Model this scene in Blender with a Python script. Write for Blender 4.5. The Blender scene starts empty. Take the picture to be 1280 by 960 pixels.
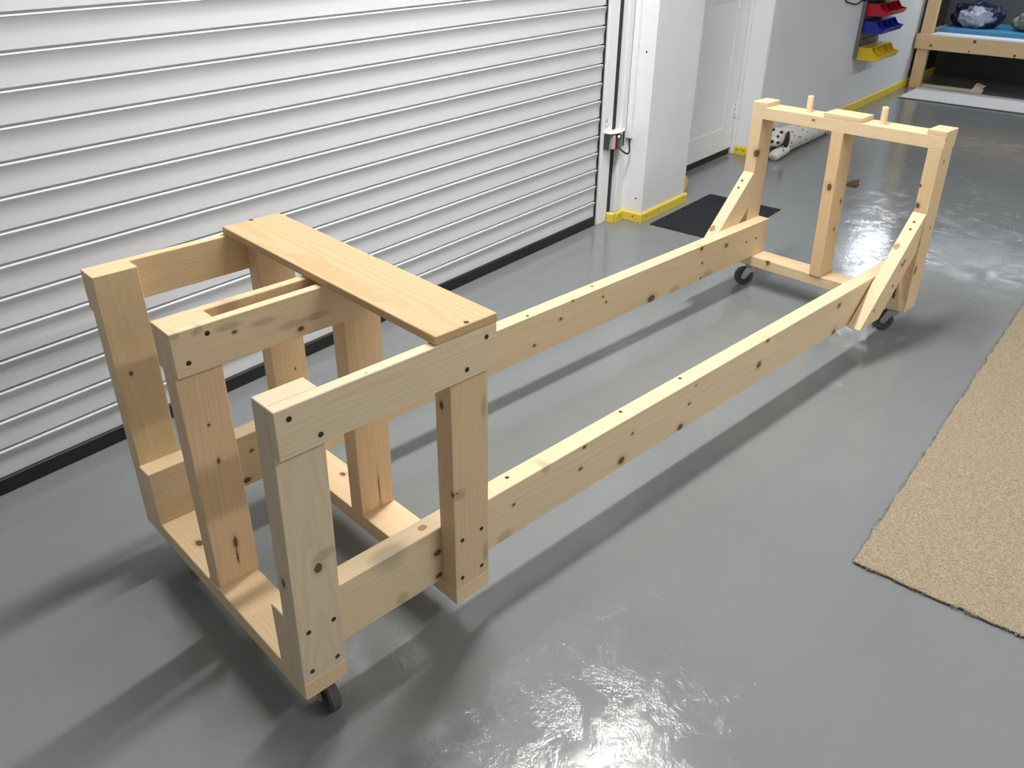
import bpy, bmesh, math, random
from mathutils import Vector, Matrix, noise
random.seed(7)
scene = bpy.context.scene
COL = scene.collection

# ------------------------------------------------------------------ camera
CAM = Vector((-0.620, -0.973, 1.438))
CROT = Matrix(((0.626121, 0.383876, -0.678699), (-0.779664, 0.320023, -0.538257), (0.010574, 0.866165, 0.499644)))
FPX = 1045.59
cd = bpy.data.cameras.new('camera'); cam = bpy.data.objects.new('camera', cd); COL.objects.link(cam)
cd.sensor_fit = 'HORIZONTAL'; cd.sensor_width = 36.0; cd.lens = 36.0 * FPX / 1280.0
cd.clip_start = 0.02; cd.clip_end = 60
cam.matrix_world = Matrix.Translation(CAM) @ CROT.to_4x4()
scene.camera = cam
def pixel_ray(px, py):
    return (CROT @ Vector(((px - 640) / FPX, -(py - 480) / FPX, -1.0))).normalized()
def on_plane(px, py, axis, val):
    d = pixel_ray(px, py); return CAM + d * ((val - CAM[axis]) / d[axis])

# ------------------------------------------------------------------ world, exposure
w = bpy.data.worlds.new('world'); scene.world = w; w.use_nodes = True
w.node_tree.nodes['Background'].inputs[0].default_value = (0.8, 0.88, 1.0, 1)
w.node_tree.nodes['Background'].inputs[1].default_value = 0.1
vs = scene.view_settings
vs.view_transform = 'Standard'; vs.look = 'None'; vs.gamma = 1.0; vs.use_curve_mapping = False
vs.exposure = -0.06
BATTEN_W = 96.0          # each ceiling batten
FLOOD_W = 5.5           # flood lamp on the rack
RACK_W = 15.0            # unseen fill strip added inside the rack
CEIL = 3.1

# ------------------------------------------------------------------ node helpers
def new_mat(name):
    m = bpy.data.materials.new(name); m.use_nodes = True
    nt = m.node_tree; b = nt.nodes['Principled BSDF']
    return m, nt, b
def N(nt, typ, **kw):
    n = nt.nodes.new(typ)
    for k, v in kw.items():
        if k in ('operation', 'blend_type', 'data_type', 'feature', 'wave_type', 'bands_direction', 'interpolation_type', 'noise_dimensions', 'distance', 'label', 'rings_direction', 'noise_type'):
            setattr(n, k, v)
        else: n.inputs[k].default_value = v
    return n
def ramp(nt, fac, stops, interp='LINEAR'):
    r = nt.nodes.new('ShaderNodeValToRGB'); r.color_ramp.interpolation = interp
    e = r.color_ramp.elements
    e[0].position, e[0].color = stops[0][0], (*stops[0][1], 1)
    e[1].position, e[1].color = stops[-1][0], (*stops[-1][1], 1)
    for p, c in stops[1:-1]:
        x = e.new(p); x.color = (*c, 1)
    nt.links.new(fac, r.inputs[0]); return r
def mixc(nt, fac, a, b, mode='MIX'):
    m = nt.nodes.new('ShaderNodeMix'); m.data_type = 'RGBA'; m.blend_type = mode
    for s, v in ((0, fac), (6, a), (7, b)):
        if hasattr(v, 'is_linked'): nt.links.new(v, m.inputs[s])
        elif s == 0: m.inputs[0].default_value = v
        else: m.inputs[s].default_value = (*v, 1)
    return m.outputs[2]
def math_n(nt, op, a, b=None, c=None, clamp=False):
    m = nt.nodes.new('ShaderNodeMath'); m.operation = op; m.use_clamp = clamp
    for i, v in enumerate((a, b, c)):
        if v is None: continue
        if hasattr(v, 'is_linked'): nt.links.new(v, m.inputs[i])
        else: m.inputs[i].default_value = v
    return m.outputs[0]
def bump(nt, b, height, strength=0.3, dist=0.002):
    n = nt.nodes.new('ShaderNodeBump'); n.inputs['Strength'].default_value = strength; n.inputs['Distance'].default_value = dist
    nt.links.new(height, n.inputs['Height']); nt.links.new(n.outputs[0], b.inputs['Normal']); return n
def objco(nt, scale=(1, 1, 1), loc=(0, 0, 0)):
    t = nt.nodes.new('ShaderNodeTexCoord'); m = nt.nodes.new('ShaderNodeMapping')
    m.inputs['Scale'].default_value = scale; m.inputs['Location'].default_value = loc
    nt.links.new(t.outputs['Object'], m.inputs[0]); return m.outputs[0]
def noise_n(nt, co, scale, detail=3, rough=0.5, dist=0.0):
    n = N(nt, 'ShaderNodeTexNoise', Scale=scale, Detail=detail, Roughness=rough, Distortion=dist)
    nt.links.new(co, n.inputs['Vector']); return n.outputs[0]

def paint(name, col, rough=0.45, var=0.04, bumpy=0.0, bscale=60, grime=None):
    m, nt, b = new_mat(name); co = objco(nt)
    f = noise_n(nt, co, 2.3, 5, 0.6)
    lo = tuple(max(0, c * (1 - var)) for c in col); hi = tuple(min(1, c * (1 + var)) for c in col)
    c = ramp(nt, f, [(0.3, lo), (0.7, hi)]).outputs[0]
    if grime:
        g = noise_n(nt, co, 9, 6, 0.7)
        gm = ramp(nt, g, [(0.62, (0, 0, 0)), (0.74, (1, 1, 1))]).outputs[0]
        c = mixc(nt, math_n(nt, 'MULTIPLY', gm, 0.35), c, grime)
    nt.links.new(c, b.inputs['Base Color']); b.inputs['Roughness'].default_value = rough
    if bumpy: bump(nt, b, noise_n(nt, co, bscale, 4, 0.6), bumpy, 0.003)
    return m
def plain(name, col, rough=0.5, metal=0.0, spec=0.5, bumpy=0.0, bscale=80):
    m, nt, b = new_mat(name)
    co = objco(nt); f = noise_n(nt, co, 14, 3)
    c = ramp(nt, f, [(0.2, tuple(x * 0.88 for x in col)), (0.8, tuple(min(1, x * 1.08) for x in col))]).outputs[0]
    nt.links.new(c, b.inputs['Base Color'])
    b.inputs['Roughness'].default_value = rough; b.inputs['Metallic'].default_value = metal; b.inputs['Specular IOR Level'].default_value = spec
    if bumpy: bump(nt, b, noise_n(nt, co, bscale, 4, 0.6), bumpy, 0.002)
    return m

# ------------------------------------------------------------------ mesh helpers
def mesh_obj(name, verts, faces, mat, parent=None, loc=(0, 0, 0), rot=None, smooth=False, bevel=0.0):
    me = bpy.data.meshes.new(name); me.from_pydata([tuple(v) for v in verts], [], faces); me.update()
    if bevel:
        bm = bmesh.new(); bm.from_mesh(me)
        bmesh.ops.bevel(bm, geom=[e for e in bm.edges if len(e.link_faces) == 2 and e.calc_face_angle(0) > 0.5], offset=bevel, segments=1, profile=0.5, affect='EDGES')
        bm.to_mesh(me); bm.free()
    bm = bmesh.new(); bm.from_mesh(me); bmesh.ops.recalc_face_normals(bm, faces=bm.faces); bm.to_mesh(me); bm.free()
    if smooth:
        for p in me.polygons: p.use_smooth = True
    me.materials.append(mat)
    o = bpy.data.objects.new(name, me); COL.objects.link(o); o.location = loc
    if rot: o.rotation_euler = rot
    if parent: o.parent = parent
    return o
class MB:
    def __init__(s): s.v = []; s.f = []
    def add(s, v, f):
        n = len(s.v); s.v += [Vector(x) for x in v]; s.f += [tuple(i + n for i in q) for q in f]; return s
    def box(s, x0, x1, y0, y1, z0, z1):
        return s.add([(x0, y0, z0), (x1, y0, z0), (x1, y1, z0), (x0, y1, z0), (x0, y0, z1), (x1, y0, z1), (x1, y1, z1), (x0, y1, z1)],
                     [(0, 3, 2, 1), (4, 5, 6, 7), (0, 1, 5, 4), (1, 2, 6, 5), (2, 3, 7, 6), (3, 0, 4, 7)])
    def prism(s, poly, axis, a, b):
        def P(u, v, t): return {0: (t, u, v), 1: (u, t, v), 2: (u, v, t)}[axis]
        n = len(poly)
        return s.add([P(u, v, a) for u, v in poly] + [P(u, v, b) for u, v in poly],
                     [tuple(range(n))[::-1], tuple(range(n, 2 * n))] + [(i, (i + 1) % n, n + (i + 1) % n, n + i) for i in range(n)])
    def cyl(s, c, axis, r, h, n=20, r2=None):
        c = Vector(c); axis = Vector(axis).normalized(); r2 = r if r2 is None else r2
        u = axis.orthogonal().normalized(); w_ = axis.cross(u)
        ring = lambda rr, t: [c + axis * t + (u * math.cos(2 * math.pi * i / n) + w_ * math.sin(2 * math.pi * i / n)) * rr for i in range(n)]
        return s.add(ring(r, 0) + ring(r2, h), [tuple(range(n))[::-1], tuple(range(n, 2 * n))] + [(i, (i + 1) % n, n + (i + 1) % n, n + i) for i in range(n)])
    def lathe(s, prof, c, axis, n=28):
        c = Vector(c); axis = Vector(axis).normalized(); u = axis.orthogonal().normalized(); w_ = axis.cross(u); vs_ = []
        for r, t in prof:
            vs_ += [c + axis * t + (u * math.cos(2 * math.pi * i / n) + w_ * math.sin(2 * math.pi * i / n)) * r for i in range(n)]
        m = len(prof); fs = []
        for j in range(m - 1):
            fs += [(j * n + i, j * n + (i + 1) % n, (j + 1) * n + (i + 1) % n, (j + 1) * n + i) for i in range(n)]
        fs += [tuple(range(n))[::-1], tuple(range((m - 1) * n, m * n))]
        return s.add(vs_, fs)
    def tube(s, pts, rad, n=8):
        pts = [Vector(p) for p in pts]; vs_ = []; rads = rad if isinstance(rad, (list, tuple)) else [rad] * len(pts)
        up = None
        for i, p in enumerate(pts):
            t = (pts[min(i + 1, len(pts) - 1)] - pts[max(i - 1, 0)]).normalized()
            u = (t.orthogonal() if up is None else (up - t * up.dot(t))).normalized(); up = u; w_ = t.cross(u)
            vs_ += [p + (u * math.cos(2 * math.pi * k / n) + w_ * math.sin(2 * math.pi * k / n)) * rads[i] for k in range(n)]
        fs = [tuple(range(n))[::-1], tuple(range((len(pts) - 1) * n, len(pts) * n))]
        for j in range(len(pts) - 1):
            fs += [(j * n + i, j * n + (i + 1) % n, (j + 1) * n + (i + 1) % n, (j + 1) * n + i) for i in range(n)]
        return s.add(vs_, fs)
    def obj(s, name, mat, parent=None, loc=(0, 0, 0), rot=None, smooth=False, bevel=0.0):
        return mesh_obj(name, s.v, s.f, mat, parent, loc, rot, smooth, bevel)
def smooth_pts(pts, n=8):
    pts = [Vector(p) for p in pts]; out = []
    for i in range(len(pts) - 1):
        p0, p1, p2, p3 = pts[max(i - 1, 0)], pts[i], pts[i + 1], pts[min(i + 2, len(pts) - 1)]
        for k in range(n):
            t = k / n
            out.append(0.5 * ((2 * p1) + (p2 - p0) * t + (2 * p0 - 5 * p1 + 4 * p2 - p3) * t * t + (3 * p1 - p0 - 3 * p2 + p3) * t ** 3))
    out.append(pts[-1]); return out
def tag(o, label=None, cat=None, group=None, kind=None):
    if label: o['label'] = label
    if cat: o['category'] = cat
    if group: o['group'] = group
    if kind: o['kind'] = kind
    return o
def empty(name, loc=(0, 0, 0), rz=0.0, parent=None):
    o = bpy.data.objects.new(name, None); COL.objects.link(o); o.location = loc; o.rotation_euler = (0, 0, rz); o.empty_display_size = 0.1
    if parent: o.parent = parent
    return o
def auto_smooth(o, ang=35):
    me = o.data
    for p in me.polygons: p.use_smooth = True
    me.set_sharp_from_angle(angle=math.radians(ang))

# ------------------------------------------------------------------ lamps of the room
M_white_metal = plain('white_enamel', (0.8, 0.8, 0.8), 0.4)
def emit_mat(name, col, s):
    m, nt, b = new_mat(name); b.inputs['Emission Color'].default_value = (*col, 1); b.inputs['Emission Strength'].default_value = s
    b.inputs['Base Color'].default_value = (0.9, 0.9, 0.9, 1); return m
M_diff = emit_mat('lamp_diffuser', (1.0, 0.95, 0.86), 4.0)
M_flood = emit_mat('flood_glass', (0.86, 0.92, 1.0), 6.0)
def area(name, loc, sx, sy, watts, col, direction, parent):
    l = bpy.data.lights.new(name, 'AREA'); l.shape = 'RECTANGLE'; l.size = sx; l.size_y = sy; l.energy = watts; l.color = col
    o = bpy.data.objects.new(name, l); COL.objects.link(o); o.parent = parent; o.location = loc
    o.rotation_euler = Vector(direction).to_track_quat('-Z', 'Y').to_euler(); return o
def batten(u, v, label, watts=BATTEN_W, length=1.7):
    r = empty('ceiling_batten', (u, v, CEIL))
    MB().box(-length / 2, length / 2, -0.03, 0.03, -0.05, 0).obj('housing', M_white_metal, r, bevel=0.004)
    h = [(0.045 * math.cos(a), -0.05 - 0.04 * math.sin(a)) for a in [math.pi * k / 8 for k in range(9)]]
    MB().prism(h, 0, -length / 2 + 0.02, length / 2 - 0.02).obj('diffuser', M_diff, r)
    l = area('tube_light', (0, 0, -0.1), length - 0.05, 0.07, watts, (1.0, 0.985, 0.94), (0, 0, -1), r)
    l.rotation_euler = (0, 0, 0)
    tag(r, label, 'ceiling light', 'batten lights on the ceiling')
batten(1.58, 0.47, 'white batten light on the ceiling above the timber stand', BATTEN_W * 1.08, 1.8)
batten(1.2, -2.7, 'white batten light on the ceiling level with the beige carpet', BATTEN_W * 0.55)
batten(5.6, -2.7, 'white batten light on the ceiling level with the rack', BATTEN_W * 0.55)

# ------------------------------------------------------------------ room materials
def floor_material():
    m, nt, b = new_mat('grey_floor_paint'); co = objco(nt)
    big = noise_n(nt, co, 0.9, 4, 0.6, 0.6)
    c = ramp(nt, big, [(0.3, (0.193, 0.207, 0.213)), (0.7, (0.221, 0.235, 0.241))]).outputs[0]
    sp = noise_n(nt, co, 38, 3, 0.5)
    spm = ramp(nt, sp, [(0.71, (0, 0, 0)), (0.73, (1, 1, 1))]).outputs[0]
    gate = ramp(nt, noise_n(nt, co, 3.1, 2), [(0.55, (0, 0, 0)), (0.7, (1, 1, 1))]).outputs[0]
    c = mixc(nt, math_n(nt, 'MULTIPLY', math_n(nt, 'MULTIPLY', spm, gate), 0.6), c, (0.10, 0.10, 0.10))
    nt.links.new(c, b.inputs['Base Color'])
    rr = ramp(nt, noise_n(nt, co, 1.7, 4, 0.65, 0.8), [(0.3, (0.07,) * 3), (0.7, (0.16,) * 3)]).outputs[0]
    nt.links.new(rr, b.inputs['Roughness']); b.inputs['Specular IOR Level'].default_value = 0.5
    # uneven brushed-on coat: long soft waves plus patches of coarse orange peel
    h1 = noise_n(nt, co, 6.0, 3, 0.5, 0.4)
    h2 = noise_n(nt, co, 85, 5, 0.7, 1.0)
    patch = ramp(nt, noise_n(nt, co, 11, 5, 0.65, 0.8), [(0.46, (0.03,) * 3), (0.74, (1, 1, 1))]).outputs[0]
    h = math_n(nt, 'ADD', math_n(nt, 'MULTIPLY', h1, 0.55), math_n(nt, 'MULTIPLY', math_n(nt, 'MULTIPLY', h2, patch), 0.62))
    bump(nt, b, h, 0.4, 0.004); return m
M_floor = floor_material()
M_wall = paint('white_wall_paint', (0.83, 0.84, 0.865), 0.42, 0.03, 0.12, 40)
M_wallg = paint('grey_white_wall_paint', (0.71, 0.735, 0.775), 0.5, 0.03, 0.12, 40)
M_back = paint('dark_grey_wall', (0.085, 0.09, 0.09), 0.7, 0.08, 0.2, 30)
M_ceil = paint('ceiling_white', (0.78, 0.78, 0.77), 0.8, 0.02)
M_slat = paint('white_shutter_enamel', (0.665, 0.678, 0.718), 0.38, 0.025, 0.06, 90)
M_black = plain('black_rubber', (0.012, 0.012, 0.013), 0.55)
M_yellow = paint('yellow_floor_trim', (0.80, 0.62, 0.07), 0.45, 0.08, 0.1, 60, grime=(0.25, 0.2, 0.06))
M_door = paint('white_gloss_door', (0.83, 0.84, 0.86), 0.33, 0.03, 0.05, 50)
M_dark = plain('dark_metal', (0.03, 0.03, 0.032), 0.4, 0.6)
M_steel = plain('zinc_steel', (0.55, 0.55, 0.55), 0.32, 0.9)
M_screw = plain('bronze_screw', (0.05, 0.036, 0.02), 0.45, 0.5)

# ------------------------------------------------------------------ room shell
SV = 1.283      # shutter plane
PV = 1.12       # pillar face
WV = 1.24       # wall face beyond the door
DV = 1.385      # door plane
U0, U1, V0 = -3.6, 8.83, -4.2
tag(MB().box(U0, U1, V0, 2.0, -0.1, 0).obj('floor', M_floor), 'glossy grey painted workshop floor', kind='structure')
tag(MB().box(U0, U1, V0, 2.0, CEIL, CEIL + 0.1).obj('ceiling', M_ceil), 'white ceiling', kind='structure')
tag(MB().box(U0 - 0.1, U0, V0, 2.0, 0, CEIL).obj('wall_front', M_wall), 'white wall behind the camera', kind='structure')
tag(MB().box(U0, U1, V0 - 0.1, V0, 0, CEIL).obj('wall_right', M_wall), 'white wall on the far side of the workshop', kind='structure')
tag(MB().box(U1, U1 + 0.1, V0, 2.0, 0, CEIL).obj('wall_back', M_back), 'dark grey end wall behind the rack', kind='structure')
SH0, SH1, SHT = -1.6, 2.885, 2.62
wl = MB(); wl.box(U0, SH0, WV, 2.0, 0, CEIL); wl.box(SH0, SH1 + 0.2, WV, 2.0, SHT, CEIL)
tag(wl.obj('wall_left', M_wall), 'white wall around the roller shutter', kind='structure')
# pillar between shutter and door: profile in plan, built as one prism
pil = [(3.0, 2.0), (3.0, 1.232), (3.072, 1.236), (3.072, PV), (3.53, PV), (3.53, 1.205), (3.675, 1.205), (3.675, 2.0)]
p = tag(MB().prism(pil, 2, 0, CEIL).obj('wall_pillar', M_wall, bevel=0.003), 'white painted pillar between roller shutter and white door', kind='structure')
for (px, py) in ((791, 70), (808, 65), (794.5, 248), (777, 127)):
    q = on_plane(px, py, 1, PV) if px > 800 or py > 200 else on_plane(px, py, 0, 3.072)
    d = (0, -1, 0) if px > 800 or py > 200 else (-1, 0, 0)
    MB().cyl(q, d, 0.005, 0.003, 10).obj('nail_head', M_dark, p)
wb = MB(); wb.box(4.69, U1, WV, 2.0, 0, CEIL)
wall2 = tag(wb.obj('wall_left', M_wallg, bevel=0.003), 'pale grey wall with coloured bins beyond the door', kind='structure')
tag(MB().box(3.5, 4.7, DV - 0.02, 2.0, 2.05, CEIL).obj('wall_left', M_wall), 'white wall above the panelled door', kind='structure')
# edge band of wall (white painted reveal + corner bead)
tag(MB().box(4.655, 4.692, DV - 0.02, DV + 0.06, 0, 2.05).obj('trim_1', M_wall, bevel=0.004), 'white door stop strip beside the hinges', kind='structure')
tag(MB().box(4.678, 4.692, WV + 0.002, DV + 0.02, 0.0, 2.05).obj('trim_2', M_wall, bevel=0.002), 'white painted door reveal', kind='structure')

# ------------------------------------------------------------------ roller shutter (door_1)
sh = tag(empty('door_1', (0, SV, 0)), 'closed white roller shutter of horizontal curved slats', kind='structure')
P_ = 0.0825
prof = [(0.004, 0.0)]
for k in range(9):                     # bead along the lower edge
    a = -math.pi / 2 + math.pi * k / 8
    prof.append((-0.0066 * math.cos(a) ** 0.7 if 0 < k < 8 else 0.0, 0.0026 + 0.0026 * math.sin(a)))
prof += [(0.010, 0.0054), (0.010, 0.0104), (-0.0012, 0.0124)]
vv = -0.0012
for k in range(1, 15):                 # hollow body of the slat: upright below, curling forward under the next bead
    t = k / 14
    slope = 0.065 if t < 0.42 else 0.065 - 0.44 * ((t - 0.42) / 0.58)
    vv += slope * (P_ - 0.0124) / 14
    prof.append((vv, 0.0124 + (P_ - 0.0124) * t))
prof.append((0.016, P_)); prof.append((0.016, 0.0))
slat_me = None
z = 0.118 - P_
while z < SHT + 0.05:
    if slat_me is None:
        s0 = MB().prism(prof, 0, SH0, SH1 - 0.006).obj('slat', M_slat, sh, (0, 0, z)); auto_smooth(s0, 40); slat_me = s0.data
    else:
        s = bpy.data.objects.new('slat', slat_me); COL.objects.link(s); s.parent = sh; s.location = (0, 0, z)
    z += P_
MB().box(SH0, SH1 - 0.008, -0.012, 0.02, 0.0, 0.048).obj('rubber_seal', M_black, sh, bevel=0.003)
MB().box(SH0, SH1 - 0.012, 0.021, 0.03, 0.0, SHT + 0.1).obj('backing', M_black, sh)
# guide channel, brush strip, cover strip
tag(MB().box(SH1, 2.968, 1.262, 1.33, 0, SHT).obj('trim_3', M_wall, bevel=0.003), 'white steel guide channel at the edge of the roller shutter', kind='structure')
tag(MB().box(SH1 - 0.01, SH1 - 0.001, 1.275, 1.33, 0, SHT).obj('trim_4', M_black), 'thin black gap strip beside the shutter slats', kind='structure')
tag(MB().box(2.969, 2.9995, 1.2635, 1.33, 0.05, SHT).obj('trim_5', M_black), 'black gap between guide channel and pillar', kind='structure')

# ------------------------------------------------------------------ yellow skirting strips
def strip(i, a, b, label, h=0.05, th=0.012, holes=(0.15, 0.85)):
    a, b = Vector((*a, 0)), Vector((*b, 0)); d = (b - a); L = d.length; ang = math.atan2(d.y, d.x)
    o = MB().prism([(0, 0), (-th, 0), (-th, h - 0.008), (-th + 0.007, h), (0, h)], 0, 0, L).obj('trim_%d' % i, M_yellow, None, a, (0, 0, ang), bevel=0.0015)
    tag(o, label, kind='structure')
    for t in holes:
        MB().cyl((L * t, -th + 0.0006, h * 0.55), (0, -1, 0), 0.0045, 0.0012, 10).obj('screw', M_screw, o)
strip(6, (2.972, 1.262), (2.985, 1.225), 'short yellow skirting piece against the shutter guide', holes=())
strip(7, (2.985, 1.2255), (3.074, 1.232), 'yellow skirting strip on the narrow pillar step', holes=(0.4,))
strip(8, (3.070, 1.238), (3.070, 1.106), 'yellow skirting strip on the pillar side facing the shutter', holes=(0.6,))
strip(9, (3.060, 1.118), (3.545, 1.118), 'long yellow skirting strip along the front of the pillar', holes=(0.1, 0.93))
strip(10, (4.678, 1.385), (4.678, 1.228), 'yellow skirting strip on the reveal beside the door', holes=(0.25, 0.55), h=0.055)
strip(11, (4.69, 1.24), (8.82, 1.24), 'long yellow skirting strip along the grey wall', holes=(0.2, 0.4, 0.52, 0.6, 0.72), h=0.065)
b = MB(); b.prism([(3.652 + 0.058 * math.cos(a) , 0.055 + 0.05 * math.sin(a)) for a in [2 * math.pi * k / 16 for k in range(16)]], 1, 1.190, 1.2045)
tag(b.obj('trim_12', M_yellow, bevel=0.002), 'rounded yellow end piece of skirting at the pillar corner', kind='structure')

# ------------------------------------------------------------------ white door (door_2)
dr = tag(empty('door_2', (3.62, DV, 0)), 'white painted panel door with black gap beneath', kind='structure')
DW = 1.03
m = MB()
x0, x1, zb, zt = 0.0, DW, 0.045, 2.04
pz0, pz1, px0, px1 = 0.19, 0.95, 0.14, DW - 0.15
m.box(x0, px0, 0, 0.04, zb, zt); m.box(px1, x1, 0, 0.04, zb, zt); m.box(px0, px1, 0, 0.04, zb, pz0); m.box(px0, px1, 0, 0.04, pz1, pz1 + 0.16); m.box(px0, px1, 0, 0.04, zt - 0.14, zt)
m.obj('door_leaf', M_door, dr)
MB().box(px0, px1, 0.006, 0.03, pz0, pz1).obj('panel', M_door, dr); MB().box(px0, px1, 0.006, 0.03, pz1 + 0.16, zt - 0.14).obj('panel', M_door, dr)
MB().box(x0, x1, 0.01, 0.04, 0, 0.044).obj('bottom_gap', M_black, dr)
for hz in (0.29, 1.75):
    h = MB(); h.box(DW - 0.045, DW - 0.004, -0.003, 0, hz - 0.045, hz + 0.045); h.box(DW + 0.008, DW + 0.03, -0.022, -0.02, hz - 0.045, hz + 0.045); h.cyl((DW + 0.001, -0.006, hz - 0.05), (0, 0, 1), 0.006, 0.1, 10)
    hg = h.obj('hinge', M_wall, dr)
    for q in (-0.03, 0.0, 0.03): MB().cyl((DW - 0.02, -0.0032, hz + q), (0, -1, 0), 0.004, 0.001, 8).obj('screw', M_dark, hg)
mk = MB().cyl((DW - 0.16, -0.001, 0.9), (0, -1, 0), 0.006, 0.008, 10).obj('door_stud', M_wall, dr)

# ------------------------------------------------------------------ shutter safety sensor
M_green = plain('green_circuit_board', (0.02, 0.22, 0.13), 0.4)
M_red = plain('dark_red_plastic', (0.16, 0.008, 0.02), 0.3)
M_grey = plain('grey_plastic', (0.055, 0.06, 0.056), 0.6)
sn = tag(empty('photo_sensor', (2.97, 1.262, 0.385)), 'small photo-eye sensor in a grey bracket on the shutter guide', 'sensor')
k = MB()
hood = [(-0.072, 0.0), (0.060, 0.0), (0.060, -0.036)] + [(0.060 - 0.132 * t, -0.036 - 0.020 * math.sin(math.pi * t)) for t in (0.25, 0.5, 0.75)] + [(-0.072, -0.036)]
MB().prism(hood, 2, 0.078, 0.083).obj('hood', M_wall, sn, bevel=0.001)
k.box(-0.072, -0.069, -0.030, 0, 0, 0.078); k.box(0.057, 0.060, -0.036, 0, 0, 0.078); k.box(-0.069, 0.057, -0.005, 0, 0, 0.078)
k.obj('bracket', M_grey, sn)
MB().box(-0.052, -0.034, -0.045, -0.008, 0.004, 0.07).obj('terminal_block', plain('pale_grey_plastic', (0.55, 0.55, 0.55), 0.4), sn, bevel=0.002)
lens = MB().box(-0.03, -0.004, -0.05, -0.008, 0.0, 0.066).obj('lens_block', M_red, sn, bevel=0.002)
MB().box(-0.022, -0.012, -0.052, -0.049, 0.058, 0.066).obj('indicator', emit_mat('amber_indicator', (1.0, 0.6, 0.15), 3.0), lens)
MB().box(0.002, 0.032, -0.042, -0.008, 0.0, 0.062).obj('circuit_board', M_green, sn, bevel=0.001)
tag(MB().tube(smooth_pts([(2.985, 1.228, 0.385), (2.995, 1.205, 0.365), (3.02, 1.195, 0.352), (3.045, 1.20, 0.362), (3.058, 1.212, 0.39), (3.060, 1.216, 0.42)]), 0.0045, 8).obj('sensor_cable', M_black, smooth=True),
    'short black cable looping from the sensor to white conduit', 'cable')
tag(MB().box(3.050, 3.0715, 1.205, 1.2315, 0.42, CEIL).obj('trim_13', M_wall, bevel=0.002), 'slim white cable conduit running up the pillar', kind='structure')
ft = bpy.data.curves.new('scribble', 'FONT'); ft.body = '6'; ft.size = 0.032; ft.extrude = 0.0003; ft.shear = 0.3
M_pencil = plain('pencil', (0.2, 0.2, 0.22), 0.7)
_t = bpy.data.objects.new('handwritten_mark_curve', ft); COL.objects.link(_t); bpy.context.view_layer.update()
_me = bpy.data.meshes.new_from_object(_t.evaluated_get(bpy.context.evaluated_depsgraph_get())); bpy.data.objects.remove(_t); _me.materials.clear(); _me.materials.append(M_pencil)
tx = bpy.data.objects.new('handwritten_mark', _me); COL.objects.link(tx); tx.location = (2.902, 1.2615, 0.512); tx.rotation_euler = (math.pi / 2, 0, 0)
tag(tx, 'small handwritten figure on the white guide above the sensor', 'writing')
sm = MB().tube(smooth_pts([(2.902, 1.2612, 0.500), (2.906, 1.2612, 0.493), (2.914, 1.2612, 0.491), (2.924, 1.2612, 0.497)], 4), 0.0012, 5); sm.tube([(2.932, 1.2612, 0.497), (2.934, 1.2612, 0.502)], 0.0016, 5)
tag(sm.obj('pencil_mark', M_pencil), 'faint squiggle under the figure on the white guide', 'writing')

# ------------------------------------------------------------------ pine
def knot_group():
    g = bpy.data.node_groups.new('knot', 'ShaderNodeTree')
    for nm, t in (('Vector', 'NodeSocketVector'), ('Center', 'NodeSocketVector'), ('Inverse Radius', 'NodeSocketVector')):
        g.interface.new_socket(nm, in_out='INPUT', socket_type=t)
    g.interface.new_socket('Core', in_out='OUTPUT', socket_type='NodeSocketFloat'); g.interface.new_socket('Halo', in_out='OUTPUT', socket_type='NodeSocketFloat')
    i = g.nodes.new('NodeGroupInput'); o = g.nodes.new('NodeGroupOutput')
    s = g.nodes.new('ShaderNodeVectorMath'); s.operation = 'SUBTRACT'; m = g.nodes.new('ShaderNodeVectorMath'); m.operation = 'MULTIPLY'; l = g.nodes.new('ShaderNodeVectorMath'); l.operation = 'LENGTH'
    g.links.new(i.outputs[0], s.inputs[0]); g.links.new(i.outputs[1], s.inputs[1]); g.links.new(s.outputs[0], m.inputs[0]); g.links.new(i.outputs[2], m.inputs[1]); g.links.new(m.outputs[0], l.inputs[0])
    for k, (a, b_) in enumerate(((0.85, 1.15), (0.9, 2.6))):
        r = g.nodes.new('ShaderNodeMapRange'); r.interpolation_type = 'SMOOTHSTEP'
        r.inputs['From Min'].default_value = a; r.inputs['From Max'].default_value = b_; r.inputs['To Min'].default_value = 1; r.inputs['To Max'].default_value = 0
        g.links.new(l.outputs['Value'], r.inputs[0]); g.links.new(r.outputs[0], o.inputs[k])
    return g
KG = knot_group()
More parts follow.
